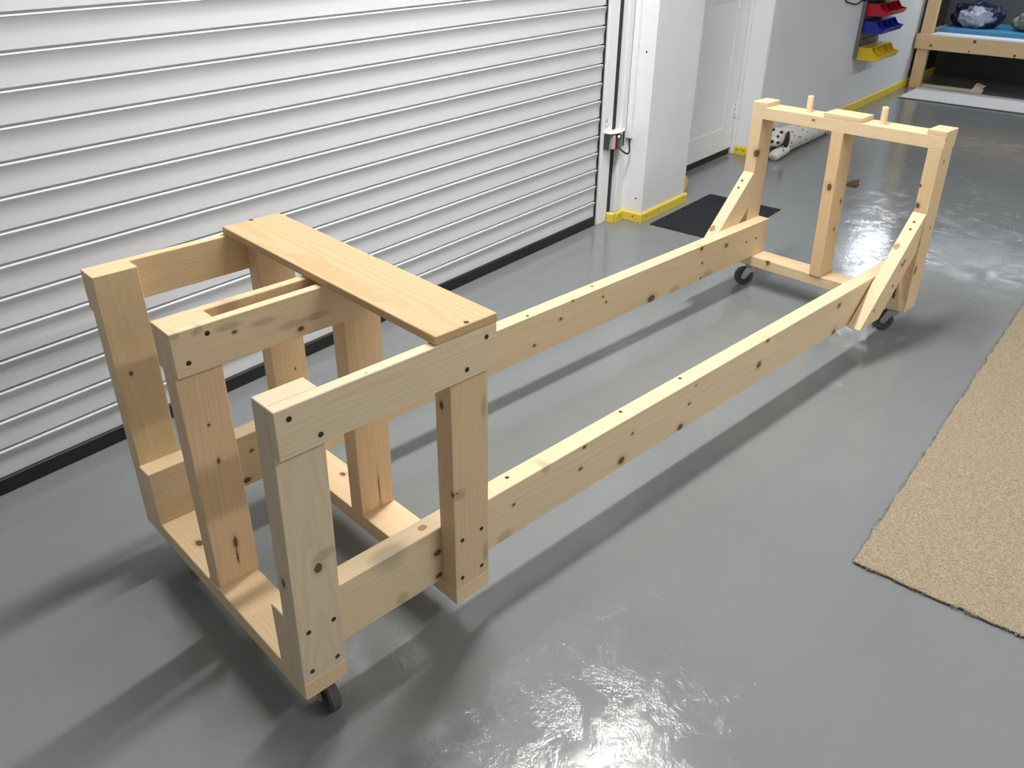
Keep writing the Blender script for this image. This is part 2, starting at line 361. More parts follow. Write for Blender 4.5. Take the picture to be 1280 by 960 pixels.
def pine(name, axis, knots=(), tint=(1, 1, 1), seed=None, contrast=1.0):
    """solid pine: growth rings about a pith outside the board, long fibres along `axis`, knots at given local points"""
    rnd = random.Random(seed if seed is not None else name)
    m, nt, b = new_mat(name)
    t = nt.nodes.new('ShaderNodeTexCoord'); sep = nt.nodes.new('ShaderNodeSeparateXYZ'); nt.links.new(t.outputs['Object'], sep.inputs[0])
    order = {0: (0, 1, 2), 1: (1, 2, 0), 2: (2, 0, 1)}[axis]
    com = nt.nodes.new('ShaderNodeCombineXYZ')
    for i in range(3): nt.links.new(sep.outputs[order[i]], com.inputs[i])
    mp = nt.nodes.new('ShaderNodeMapping'); mp.inputs['Location'].default_value = (rnd.uniform(0, 20), rnd.uniform(-0.1, 0.1), rnd.choice((-1, 1)) * rnd.uniform(0.03, 0.09))
    mp.inputs['Rotation'].default_value = (0, rnd.uniform(-0.03, 0.03), rnd.uniform(-0.03, 0.03)); nt.links.new(com.outputs[0], mp.inputs[0])
    warp = N(nt, 'ShaderNodeTexNoise', Scale=1.0, Detail=2)
    st = nt.nodes.new('ShaderNodeMapping'); st.inputs['Scale'].default_value = (3.0, 14, 14); nt.links.new(mp.outputs[0], st.inputs[0]); nt.links.new(st.outputs[0], warp.inputs['Vector'])
    vm = nt.nodes.new('ShaderNodeVectorMath'); vm.operation = 'MULTIPLY_ADD'; vm.inputs[1].default_value = (0, 0.022, 0.022); nt.links.new(warp.outputs['Color'], vm.inputs[0]); nt.links.new(mp.outputs[0], vm.inputs[2])
    wv = N(nt, 'ShaderNodeTexWave', wave_type='RINGS', rings_direction='X', Scale=38.0, Distortion=1.2, Detail=2.0); wv.inputs['Detail Scale'].default_value = 1.0
    nt.links.new(vm.outputs[0], wv.inputs['Vector'])
    fib = nt.nodes.new('ShaderNodeMapping'); fib.inputs['Scale'].default_value = (6, 260, 260); nt.links.new(mp.outputs[0], fib.inputs[0])
    fn = noise_n(nt, fib.outputs[0], 1.0, 3, 0.6)
    big = nt.nodes.new('ShaderNodeMapping'); big.inputs['Scale'].default_value = (2.2, 9, 9); nt.links.new(mp.outputs[0], big.inputs[0])
    bn = noise_n(nt, big.outputs[0], 1.0, 3, 0.5)
    A = tuple(x * y for x, y in zip((0.78, 0.635, 0.455), tint)); B = tuple(x * y for x, y in zip((0.66, 0.49, 0.30), tint)); D = tuple(x * y for x, y in zip((0.77, 0.60, 0.43), tint))
    ringf = ramp(nt, wv.outputs['Fac'], [(0.45, (0, 0, 0)), (0.93, (0.42 * contrast,) * 3), (1.0, (0.2 * contrast,) * 3)]).outputs[0]
    c = mixc(nt, ringf, A, B)
    c = mixc(nt, ramp(nt, bn, [(0.45, (0, 0, 0)), (0.7, (0.7,) * 3)]).outputs[0], c, D, 'MULTIPLY') if False else mixc(nt, ramp(nt, bn, [(0.42, (0, 0, 0)), (0.72, (0.6,) * 3)]).outputs[0], c, D)
    c = mixc(nt, math_n(nt, 'MULTIPLY', ramp(nt, fn, [(0.35, (1, 1, 1)), (0.62, (0, 0, 0))]).outputs[0], 0.14), c, tuple(x * 0.6 for x in B))
    # wobble for knots
    kw = nt.nodes.new('ShaderNodeVectorMath'); kw.operation = 'MULTIPLY_ADD'; kw.inputs[1].default_value = (0.004,) * 3
    kn = N(nt, 'ShaderNodeTexNoise', Scale=120.0, Detail=1); nt.links.new(t.outputs['Object'], kn.inputs['Vector']); nt.links.new(kn.outputs['Color'], kw.inputs[0]); nt.links.new(t.outputs['Object'], kw.inputs[2])
    cores = halos = None
    for (pos, rad, kind) in knots:
        g = nt.nodes.new('ShaderNodeGroup'); g.node_tree = KG; nt.links.new(kw.outputs[0], g.inputs[0])
        g.inputs[1].default_value = tuple(x + 0.002 for x in pos); g.inputs[2].default_value = tuple(1 / r for r in rad)
        if kind == 'red':
            c = mixc(nt, math_n(nt, 'MULTIPLY', g.outputs[0], 0.85), c, (0.36, 0.14, 0.075)); continue
        if kind == 'stain':
            c = mixc(nt, math_n(nt, 'MULTIPLY', g.outputs[1], 0.38), c, (0.18, 0.15, 0.11)); continue
        cores = g.outputs[0] if cores is None else math_n(nt, 'MAXIMUM', cores, g.outputs[0])
        halos = g.outputs[1] if halos is None else math_n(nt, 'MAXIMUM', halos, g.outputs[1])
    if cores is not None:
        c = mixc(nt, math_n(nt, 'MULTIPLY', halos, 0.42), c, (0.42, 0.24, 0.10))
        c = mixc(nt, math_n(nt, 'MULTIPLY', cores, 0.9), c, (0.085, 0.042, 0.018))
    nt.links.new(c, b.inputs['Base Color']); b.inputs['Roughness'].default_value = 0.52; b.inputs['Specular IOR Level'].default_value = 0.35
    bump(nt, b, math_n(nt, 'ADD', fn, math_n(nt, 'MULTIPLY', wv.outputs['Fac'], 0.3)), 0.12, 0.001)
    return m

# ------------------------------------------------------------------ the timber stand
A7 = math.radians(-7.2)
Z0 = 0.10                                   # underside of the sills above the floor
stand = tag(empty('rolling_timber_stand', (0, 0, Z0), A7), 'long pale pine stand on castors in front of the shutter', 'stand')
SM = Matrix.Translation((0, 0, Z0)) @ Matrix.Rotation(A7, 4, 'Z'); SMI = SM.inverted()
CAML = SMI @ CAM
W, T, TR, R_, t_ = 0.095, 0.048, 0.0495, 0.146, 0.0425
H, ZB, YW, XF, L = 0.660, 0.5676, 0.746, 0.367, 2.6726
YB, YE = 0.3565, 0.3475
ZFB, ZFT = 0.613, 0.659
board_i = 0
def local_hit(px, py, verts_w, faces):
    """where the ray through a photo pixel meets the board (stand coordinates)"""
    d = (SMI.to_3x3() @ pixel_ray(px, py)).normalized(); best = None
    for f in faces:
        p0 = verts_w[f[0]]
        for a, b_ in zip(f[1:-1], f[2:]):
            e1, e2 = verts_w[a] - p0, verts_w[b_] - p0; n = e1.cross(e2); den = d.dot(n)
            if abs(den) < 1e-12: continue
            s = (p0 - CAML).dot(n) / den; q = CAML + d * s; r = q - p0
            d11, d12, d22 = e1.dot(e1), e1.dot(e2), e2.dot(e2); r1, r2 = r.dot(e1), r.dot(e2); dd = d11 * d22 - d12 * d12
            if dd == 0: continue
            u, v = (d22 * r1 - d12 * r2) / dd, (d11 * r2 - d12 * r1) / dd
            if s > 0 and u > -0.03 and v > -0.03 and u + v < 1.03 and (best is None or s < best[0]):
                nn = n.normalized(); nn = nn if nn.dot(d) < 0 else -nn
                best = (s, q, nn)
    return best
def board(name, mb, axis, knots=(), screws=(), tint=(1, 1, 1), label=None, contrast=1.0, skew=None):
    """one piece of timber; knots = (px, py, radius in px, kind, stretch), screws = (px, py)"""
    global board_i; board_i += 1
    vs_ = [Vector(v) for v in mb.v]
    if skew:
        for v in vs_: v += skew(v)
    c = sum(vs_, Vector()) / len(vs_)
    kl = []
    for kk in knots:
        px, py, r = kk[:3]; kind = kk[3] if len(kk) > 3 else 'dark'; strch = kk[4] if len(kk) > 4 else 1.4
        h = local_hit(px, py, vs_, mb.f)
        if not h: continue
        s, q, n = h; rm = r * s / FPX
        na = max(range(3), key=lambda i: abs(n[i])); rad = [rm, rm, rm]; rad[axis] = rm * strch; rad[na] = max(0.02, rm * 2) if na != axis else rad[axis]
        kl.append((q - c, rad, kind))
    m = pine('pine_%02d' % board_i, axis, kl, tint, 100 + board_i, contrast)
    o = mesh_obj(name, [v - c for v in vs_], mb.f, m, stand, c, bevel=0.0014)
    if label: o['label'] = label
    for (px, py) in screws:
        h = local_hit(px, py, vs_, mb.f)
        if not h: continue
        s, q, n = h
        u = n.orthogonal().normalized(); w_ = n.cross(u)
        sb = MB(); q = q - c
        sb.lathe([(0.0052, 0.0000), (0.0052, 0.0006), (0.0041, 0.0006), (0.0034, 0.0002), (0.0006, 0.0002)], q, n, 14)
        sb.obj('screw', M_screw, o)
    return o
B = lambda *a: MB().box(*a)
sk_near = lambda v: Vector((-0.0093, 0.005, 0)) * max(0.0, 1 - v.y / 0.3) if v.x < 0.2 else Vector()
# --- near end: two portals
board('sill', B(0, W, 0, YW, 0, t_), 1, [(249, 679, 4, 'dark')], (), (1.0, 0.93, 0.80), skew=lambda v: Vector((-0.0093, 0.005, 0)) if v.y < 0.1 else Vector())
board('sill', B(XF, XF + W, 0, YW, 0, t_), 1, [(428.3, 592.7, 3, 'dark')], (), (1.0, 0.93, 0.82))
def post_poly(y, notch_lo, notch_hi, z0=t_, z1=H, nd=0.0045):
    p = [(y, z0), (y + T, z0)]
    p += [(y + T, ZB), (y + T - nd, ZB), (y + T - nd, z1)] if notch_hi else [(y + T, z1)]
    p += [(y + nd, z1), (y + nd, ZB), (y, ZB)] if notch_lo else [(y, z1)]
    return p
PST = lambda x, y, lo, hi: MB().prism(post_poly(y, lo, hi), 0, x, x + W)
board('post', PST(0, 0, 1, 0), 2, [(397.8, 710, 5.5, 'dark', 1.3), (354.7, 729, 3.5, 'dark', 2.0), (405, 693, 9, 'stain', 0.5)], [(386, 791), (417, 774), (390.6, 839), (422, 820)], (0.93, 0.94, 0.92),
      skew=lambda v: Vector((-0.0093, 0.005, 0)) * max(0, 1 - (v.z - t_) / 0.5))
board('post', PST(0, YB, 1, 1), 2, [(261, 531, 1.6), (273.4, 576, 2.2, 'dark', 1.8), (294.4, 678, 2.6, 'dark', 3.2), (297, 695, 1.2, 'dark', 9), (300, 735, 3, 'stain', 1)], (), (1.0, 0.89, 0.78), contrast=0.8)
board('post', PST(0, YW - T, 0, 1), 2, [(163.75, 466.9, 2.0)], (), (0.98, 0.92, 0.78))
board('post', PST(XF, 0, 1, 0), 2, [(551.6, 506.6, 3.5, 'dark', 1.8), (604.7, 508, 2.5, 'stain', 4), (565.6, 618.75, 2.6), (575, 621, 5, 'stain', 0.6), (607, 689, 3.0, 'stain', 2.5)], [(578, 675.5), (601.7, 660.7), (578.2, 722.2), (602, 706.6)], (0.90, 0.82, 0.70))
board('post', PST(XF, YE, 1, 1), 2, [(474, 610, 0.9, 'dark', 22), (476, 630, 2, 'stain', 1.5)], (), (1.0, 0.89, 0.77), contrast=0.8)
board('post', PST(XF, YW - T, 0, 1), 2, [(369, 461, 1.2)], (), (0.97, 0.88, 0.74))
TB = 0.0235
board('head_beam', B(0, XF + W + 0.006, 0.0045 - TB, 0.0045, ZB, H), 0, [(458, 466, 1.0)], [(361, 524), (401, 543), (608, 421), (583.75, 462)], (0.97, 0.97, 0.94))
board('head_beam', B(0, XF + W, YB + 0.0045 - 0.020, YB + 0.0045, ZB, H), 0, [(292.8, 415, 2.2), (376, 411, 3), (285, 408, 3, 'stain', 3), (330, 402, 2.4, 'stain', 4), (365, 405, 3, 'stain', 3), (395, 395, 2.5, 'stain', 4), (248, 412, 3, 'stain', 1), (218, 421, 2.5, 'stain', 1.4), (243, 417, 2, 'stain', 1)], [(259, 416.6), (236, 454)], (0.99, 0.97, 0.90))
board('head_beam', B(0, XF + W, YB + T - 0.0045, YB + T - 0.0045 + 0.020, ZB, H), 0, [(285, 384, 5, 'stain', 1.6)], (), (0.98, 0.90, 0.78))
board('head_beam', B(0, XF + W, YW - 0.0045, YW - 0.0045 + 0.020, ZB, H), 0, [], (), (0.98, 0.91, 0.76))
# --- cross plank on top
board('top_plank', B(0.3225, 0.4717, -0.0165, 0.7588, H + 0.0004, H + 0.018), 1, [(300, 277, 1, 'stain', 3)], [(582.8, 402.8), (314, 275)], (0.79, 0.68, 0.53), 'wide honey-coloured plank laid across the head beams', contrast=2.0)
# --- long rails
board('rail', B(-0.006, L, T, T + TR, t_, t_ + R_), 0, [(528, 659.7, 5, 'red', 1.3), (546.9, 691, 4), (549, 719, 3.5), (642, 631, 2.2), (730.6, 559, 2.4), (725.6, 586, 2.6), (776.5, 575.6, 5, 'dark', 1.2), (790.6, 542, 2), (850, 534, 4.5, 'dark', 1.3), (861.5, 504.7, 2), (870, 482, 1.3),
     (948.6, 456, 4, 'dark', 1.2), (959.8, 425.8, 2.4), (1049, 382, 3, 'dark', 1.2), (1041.4, 418, 3), (484, 692, 7, 'stain', 2), (503, 748, 5, 'stain', 1), (631, 671, 5, 'stain', 1.4), (683, 585, 4, 'stain', 1)], [(633.75, 597), (775.6, 514.7), (850, 473)], (0.98, 0.97, 0.90))
board('rail', B(-0.003, L, YW - T - TR, YW - T, t_, t_ + R_), 0, [(701, 399, 2), (668, 432, 2), (716, 376, 1.6), (814, 373.4, 4.5, 'dark', 1.6), (753.8, 371, 1.4), (757.8, 377.5, 1.5), (877.4, 310.5, 2.4), (907.8, 307, 2.4), (877.7, 329, 1.5), (875.5, 348.4, 1.6),
     (314.7, 563, 2.0), (309.4, 600, 3.4), (843, 362, 3, 'stain', 2), (884, 343, 3, 'stain', 2)], [(659.4, 395), (740, 357.8), (933, 302.6), (945, 298)], (0.99, 0.96, 0.86))
# --- far end portal
TOPZ = lambda v: Vector((0, 0, -0.011 * v.y / YW))
board('sill', B(L - W, L, 0, YW, 0, t_), 1, [(960, 326.5, 1.6)], (), (1.0, 0.95, 0.86), skew=lambda v: Vector((0.0145, -0.0117, 0)) if v.y < 0.1 else Vector())
board('post', B(L - W, L, YW - T, YW, t_, ZFB - 0.0105), 2, [(945.2, 191.8, 3.2)], (), (0.99, 0.92, 0.80))
board('post', B(L - W, L, 0.334, 0.334 + T, t_, ZFB - 0.005), 2, [(1036.7, 234, 2.6, 'dark', 1.6), (1042.6, 286.5, 1.6), (1051, 251.8, 2), (1012.5, 315, 1.2)], (), (0.97, 0.86, 0.70), skew=lambda v: Vector((0, 0.0235, 0)) * (v.z / 0.6))
board('post', B(L - W, L, 0, T, t_, ZFB), 2, [(1147, 256.9, 2.2), (1180, 202, 1.4), (1162.8, 284.5, 1.4), (1144.4, 338, 2.4, 'dark', 2), (1150.5, 232, 1.3)], (), (0.99, 0.91, 0.78), skew=lambda v: Vector((0.0145, -0.0117, 0)) * max(0, 1 - (v.z - t_) / 0.5))
board('head_beam', B(L - W, L, -0.003, YW + 0.003, ZFB + 0.0003, ZFT), 1, [(1016.8, 150.3, 1.2), (1187.5, 174.6, 2)], (), (1.0, 0.96, 0.87), skew=TOPZ)
board('spacer_block', B(L - W, L, YW - 0.061, YW + 0.003, ZFT + 0.0002, ZFT + 0.0175), 1, (), (), (1.0, 0.95, 0.86), skew=TOPZ)
board('spacer_block', B(L - W, L, 0.300, 0.449, ZFT + 0.0002, ZFT + 0.0175), 1, (), (), (1.0, 0.96, 0.86), skew=TOPZ)
board('spacer_block', B(L - W, L, -0.003, 0.064, ZFT + 0.0002, ZFT + 0.0175), 1, (), (), (1.0, 0.95, 0.86), skew=TOPZ)
for y in (0.531, 0.240):
    z_ = ZFT - 0.011 * y / YW
    d = MB().lathe([(0.0115, -0.01), (0.0115, 0.058), (0.0095, 0.060)], (L - 0.05, y, z_), (0.0, 0.05, 1), 24)
    o = board('dowel', d, 2, (), (), (0.98, 0.95, 0.84)); auto_smooth(o, 40)
br = [(2.2285, t_ + 0.001), (2.3745, t_ + 0.001), (L - W - 0.0005, 0.2445), (L - W - 0.0005, 0.3895)]
board('diagonal_brace', MB().prism(br, 1, -0.0045, T - 0.0045), 0, [(1121, 308, 3.2, 'red', 1), (1130.8, 326.6, 1.8), (1128, 331, 2, 'dark', 1.5)], [(1142.7, 277.4), (1138, 286.6), (1116, 357.5), (1092.7, 388.4)], (1.0, 0.97, 0.88))
board('diagonal_brace', MB().prism(br, 1, YW - T, YW), 0, [(890.6, 285.4, 3.4, 'red', 1)], [(927.7, 225.7), (923.2, 234.6)], (1.0, 0.97, 0.90))
# --- castors
M_tyre = plain('grey_rubber_tyre', (0.075, 0.078, 0.08), 0.7)
M_hub = plain('black_plastic_hub', (0.012, 0.012, 0.012), 0.35)
def castor(x, y, deg):
    """swivel castor: plate and fork (one pressed bracket), wheel with tyre, hub and axle"""
    c = MB(); R, wd = 0.040, 0.026
    c.box(-0.03, 0.03, -0.03, 0.03, -0.003, -0.0003)
    c.cyl((0, 0, -0.016), (0, 0, 1), 0.021, 0.013, 20, 0.024)
    for s in (-1, 1):
        y0 = s * 0.0165; y1 = s * 0.0190
        c.prism([(-0.020, -0.012), (0.022, -0.012), (0.040, -0.052), (0.041, -0.066), (0.030, -0.071), (0.022, -0.066), (0.004, -0.036), (-0.018, -0.026)], 1, min(y0, y1), max(y0, y1))
    c.box(-0.020, 0.022, -0.019, 0.019, -0.0165, -0.012)
    o = c.obj('castor', M_steel, stand, (x, y, 0), (0, 0, math.radians(deg)), bevel=0.0006)
    cx, cz = 0.031, -Z0 + R + 0.0002
    hw = wd / 2
    tyre = MB().lathe([(0.024, -hw + 0.002), (0.030, -hw), (0.034, -hw), (R - 0.0006, -hw + 0.0045), (R, 0), (R - 0.0006, hw - 0.0045), (0.034, hw), (0.030, hw), (0.024, hw - 0.002)], (cx, 0, cz), (0, 1, 0), 36).obj('wheel', M_tyre, o); auto_smooth(tyre, 45)
    hb = MB().lathe([(0.008, -hw - 0.001), (0.010, -hw + 0.003), (0.021, -hw + 0.004), (0.0245, -hw), (0.0245, hw), (0.021, hw - 0.004), (0.010, hw - 0.003), (0.008, hw + 0.001)], (cx, 0, cz), (0, 1, 0), 28).obj('hub', M_hub, o); auto_smooth(hb, 35)
    MB().lathe([(0.0055, -0.0225), (0.0055, 0.0225)], (cx, 0, cz), (0, 1, 0), 6).obj('axle', M_steel, o)
castor(0.056, 0.072, 266)
castor(0.062, 0.642, 272)
castor(L - 0.060, 0.655, 118)
castor(L - 0.045, 0.040, 120)

# ------------------------------------------------------------------ floor coverings
def carpet_material(name, c1, c2, c3, scale=180):
    m, nt, b = new_mat(name); co = objco(nt)
    f = noise_n(nt, co, scale, 3, 0.7)
    v = N(nt, 'ShaderNodeTexVoronoi', Scale=scale * 1.2); nt.links.new(co, v.inputs['Vector'])
    c = ramp(nt, f, [(0.32, c1), (0.5, c2), (0.68, c3)]).outputs[0]
    c = mixc(nt, 0.45, c, ramp(nt, noise_n(nt, co, 130, 3, 0.7), [(0.35, c1), (0.65, c3)]).outputs[0])
    c = mixc(nt, ramp(nt, noise_n(nt, co, 11, 2), [(0.74, (0, 0, 0)), (0.76, (0.7,) * 3)]).outputs[0], c, tuple(x * 0.35 for x in c1))
    nt.links.new(c, b.inputs['Base Color']); b.inputs['Roughness'].default_value = 0.95; b.inputs['Specular IOR Level'].default_value = 0.1
    bump(nt, b, math_n(nt, 'ADD', f, v.outputs['Distance']), 0.6, 0.004); return m
def sheet(name, u0, u1, v0, v1, th, mat, ragged=0.004, step=0.02, z0=0.0006, lump=0.0):
    """a slab of carpet with a slightly ragged outline and uneven top"""
    nu, nv = max(2, int((u1 - u0) / step)), max(2, int((v1 - v0) / step)); vs_ = []; fs = []
    for layer in (0, 1):
        for i in range(nu + 1):
            for j in range(nv + 1):
                u = u0 + (u1 - u0) * i / nu; v = v0 + (v1 - v0) * j / nv
                ed = 1.0 if i in (0, nu) or j in (0, nv) else 0.0
                n1, n2 = noise.noise((u * 17, v * 17, 3.1)), noise.noise((u * 23, v * 23, 9.4))
                z = z0 if layer == 0 else z0 + th + lump * noise.noise((u * 7, v * 7, 1.0)) - ed * th * 0.25
                vs_.append((u + ed * ragged * n1, v + ed * ragged * n2, z))
    off = (nu + 1) * (nv + 1); ix = lambda i, j: i * (nv + 1) + j
    for i in range(nu):
        for j in range(nv):
            fs.append((off + ix(i, j), off + ix(i + 1, j), off + ix(i + 1, j + 1), off + ix(i, j + 1)))
            fs.append((ix(i, j), ix(i, j + 1), ix(i + 1, j + 1), ix(i + 1, j)))
    ring = [(i, 0) for i in range(nu)] + [(nu, j) for j in range(nv)] + [(i, nv) for i in range(nu, 0, -1)] + [(0, j) for j in range(nv, 0, -1)]
    for a, b_ in zip(ring, ring[1:] + ring[:1]): fs.append((ix(*a), ix(*b_), off + ix(*b_), off + ix(*a)))
    cu, cv = (u0 + u1) / 2, (v0 + v1) / 2
    o = mesh_obj(name, [(x - cu, y - cv, z) for x, y, z in vs_], fs, mat, None, (cu, cv, 0)); return o
M_carpet = carpet_material('beige_carpet_pile', (0.23, 0.18, 0.122), (0.355, 0.29, 0.21), (0.46, 0.385, 0.292), 260)
cp = empty('carpet', (0, 0, 0)); tag(cp, 'beige speckled carpet offcut lying on the grey floor', 'carpet')
top = sheet('pile', 1.176, 3.9, -2.7, -0.652, 0.006, M_carpet, 0.007, 0.012, 0.0035, 0.002); top.parent = cp
bk = sheet('backing', 1.180, 3.895, -2.695, -0.657, 0.003, plain('dark_carpet_backing', (0.03, 0.028, 0.025), 0.9), 0.006, 0.05); bk.parent = cp
tuft = MB(); rr = random.Random(3)
for i in range(520):                     # loose yarn ends along the two cut edges in view
    if i % 2: u, v, d = 1.176 + rr.uniform(-0.003, 0.004), rr.uniform(-1.6, -0.655), (-1, rr.uniform(-0.7, 0.7), rr.uniform(-0.3, 0.6))
    else: u, v, d = rr.uniform(1.18, 3.6), -0.652 + rr.uniform(-0.004, 0.003), (rr.uniform(-0.7, 0.7), 1, rr.uniform(-0.3, 0.6))
    q = Vector((u, v, rr.uniform(0.004, 0.009))); d = Vector(d).normalized() * rr.uniform(0.003, 0.009)
    tuft.tube([q - d * 0.5, q + d * 0.5, q + d], [0.0012, 0.001, 0.0006], 4)
tf = tuft.obj('yarn_ends', M_carpet, cp); tf['kind'] = 'stuff'
M_mat = carpet_material('charcoal_mat_pile', (0.012, 0.013, 0.016), (0.022, 0.024, 0.03), (0.055, 0.058, 0.068), 220)
mt = sheet('door_mat', 3.075, 3.745, 0.64, 1.062, 0.006, M_mat, 0.001, 0.03)
tag(mt, 'charcoal doormat on the floor by the yellow pillar skirting', 'mat')
M_rug = carpet_material('off_white_rug_pile', (0.50, 0.49, 0.48), (0.62, 0.61, 0.61), (0.74, 0.73, 0.73), 120)
rg = empty('rug'); tag(rg, 'off-white rug with dark edge on the floor before the rack', 'rug')
r1 = sheet('rug_pile', 7.345, 7.925, -1.36, 1.107, 0.010, M_rug, 0.006, 0.03, 0.006, 0.003); r1.parent = rg
r2 = sheet('rug_backing', 7.338, 7.925, -1.36, 1.107, 0.006, M_black, 0.004, 0.06); r2.parent = rg

# small brown scrap on the floor behind the stand
sc = MB(); pts = [(-0.075, 0.0), (-0.055, 0.035), (0.0, 0.028), (0.05, 0.015), (0.085, -0.012), (0.03, -0.02), (-0.03, -0.035), (-0.07, -0.03)]
n_ = len(pts); vs_ = [(0, 0, 0.022)] + [(x, y, 0.006 + 0.010 * abs(noise.noise((x * 40, y * 40, 2)))) for x, y in pts] + [(0, 0, 0.001)] + [(x, y, 0.001) for x, y in pts]
fs = [(0, 1 + i, 1 + (i + 1) % n_) for i in range(n_)] + [(n_ + 1, n_ + 2 + (i + 1) % n_, n_ + 2 + i) for i in range(n_)] + [(1 + i, n_ + 2 + i, n_ + 2 + (i + 1) % n_, 1 + (i + 1) % n_) for i in range(n_)]
tag(mesh_obj('dry_leaf', vs_, fs, plain('dry_brown_leaf', (0.07, 0.045, 0.02), 0.7, bumpy=0.5), None, (4.50, 0.505, 0), (0, 0, 0.1)), 'small dark brown dry leaf on the floor behind the stand', 'leaf')

# ------------------------------------------------------------------ spotted plush dog lying along the wall
def spots_mat():
    m, nt, b = new_mat('white_plush_with_black_spots'); co = objco(nt)
    v = N(nt, 'ShaderNodeTexVoronoi', Scale=23.0, Randomness=0.9); nt.links.new(co, v.inputs['Vector'])
    f = ramp(nt, math_n(nt, 'ADD', v.outputs['Distance'], math_n(nt, 'MULTIPLY', noise_n(nt, co, 60, 2), 0.1)), [(0.24, (1, 1, 1)), (0.29, (0, 0, 0))]).outputs[0]
    c = mixc(nt, f, (0.62, 0.60, 0.56), (0.03, 0.028, 0.026)); nt.links.new(c, b.inputs['Base Color']); b.inputs['Roughness'].default_value = 0.95
    b.inputs['Sheen Weight'].default_value = 0.3; bump(nt, b, noise_n(nt, co, 220, 3), 0.5, 0.003); return m
M_plush = spots_mat(); M_pw = plain('white_plush', (0.62, 0.60, 0.56), 0.95, bumpy=0.5, bscale=200); M_pb = plain('black_plush', (0.025, 0.024, 0.022), 0.9, bumpy=0.4, bscale=200)
def blob(c, r, n=16, squash=None):
    c = Vector(c); vs_ = []; fs = []; m_ = n // 2
    for i in range(m_ + 1):
        th = math.pi * i / m_
        for j in range(n):
            ph = 2 * math.pi * j / n
            d = Vector((math.sin(th) * math.cos(ph), math.sin(th) * math.sin(ph), math.cos(th)))
            q = Vector((d.x * r[0], d.y * r[1], d.z * r[2]))
            if squash: q = squash(q)
            vs_.append(c + q)
    for i in range(m_):
        for j in range(n): fs.append((i * n + j, (i + 1) * n + j, (i + 1) * n + (j + 1) % n, i * n + (j + 1) % n))
    return vs_, fs
dog = tag(empty('plush_dog', (4.72, 1.135, 0)), 'long spotted black and white plush dog draught stopper lying along wall', 'soft toy')
body = MB().tube(smooth_pts([(0.10, 0, 0.075), (0.14, 0, 0.085), (0.3, -0.002, 0.082), (0.55, -0.004, 0.074), (0.78, -0.006, 0.062), (0.88, -0.008, 0.048)], 5), [0.035, 0.055, 0.068, 0.074, 0.078, 0.081, 0.082, 0.082, 0.082, 0.081, 0.08, 0.079, 0.078, 0.077, 0.076, 0.074, 0.072, 0.07, 0.068, 0.065, 0.062, 0.058, 0.052, 0.044, 0.036, 0.02], 18).obj('body', M_plush, dog, smooth=True)
hd = MB(); hd.add(*blob((0.055, -0.005, 0.128), (0.066, 0.056, 0.060), 20)); hd.add(*blob((0.005, -0.012, 0.108), (0.046, 0.044, 0.036), 18))
head = hd.obj('head', M_pw, dog, smooth=True)
MB().add(*blob((-0.040, -0.016, 0.118), (0.011, 0.013, 0.010), 12)).obj('nose', M_pb, head, smooth=True)
for s in (-1, 1): MB().add(*blob((-0.001, -0.010 + s * 0.024, 0.145), (0.008, 0.009, 0.011), 12)).obj('eye', M_pb, head, smooth=True)
for (a, b_, c_) in ((0.02, 0.012, 0.178), (0.03, -0.04, 0.168), (-0.018, -0.048, 0.112)): MB().add(*blob((a, b_, c_), (0.013, 0.013, 0.009), 12)).obj('spot', M_pb, head, smooth=True)
MB().tube(smooth_pts([(-0.030, -0.045, 0.088), (-0.040, -0.012, 0.082), (-0.030, 0.025, 0.088)], 4), 0.003, 6).obj('mouth', M_pb, head, smooth=True)
for s in (-1, 1):
    e = MB().add(*blob((0.082, -0.004 + s * 0.062, 0.112), (0.034, 0.012, 0.060), 16)).obj('ear', M_pb, dog, rot=None, smooth=True)
for s in (-1, 1):
    lg = MB().tube(smooth_pts([(0.13, s * 0.052, 0.045), (0.06, s * 0.05, 0.042), (0.0, s * 0.046, 0.036), (-0.035, s * 0.046, 0.034)], 4), [0.03, 0.032, 0.033, 0.033, 0.033, 0.033, 0.034, 0.034, 0.035, 0.036, 0.035, 0.033, 0.028], 14)
    leg = lg.obj('front_leg', M_plush, dog, smooth=True)
    MB().add(*blob((-0.045, s * 0.046, 0.032), (0.026, 0.036, 0.031), 14)).obj('paw', M_pw, leg, smooth=True)
    for q in (-1, 0, 1): MB().tube([(-0.070 + abs(q) * 0.004, s * 0.046 + q * 0.014, 0.018), (-0.073 + abs(q) * 0.004, s * 0.046 + q * 0.014, 0.032), (-0.066 + abs(q) * 0.004, s * 0.046 + q * 0.014, 0.046)], 0.002, 5).obj('toe_stitch', M_pb, leg)
for s in (-1, 1): MB().add(*blob((0.90, -0.01 + s * 0.035, 0.03), (0.055, 0.024, 0.029), 14)).obj('hind_paw', M_plush, dog, smooth=True)
MB().tube(smooth_pts([(0.88, -0.008, 0.05), (0.93, -0.01, 0.035), (0.975, -0.03, 0.018)], 4), [0.014] * 8 + [0.008], 8).obj('tail', M_pb, dog, smooth=True)

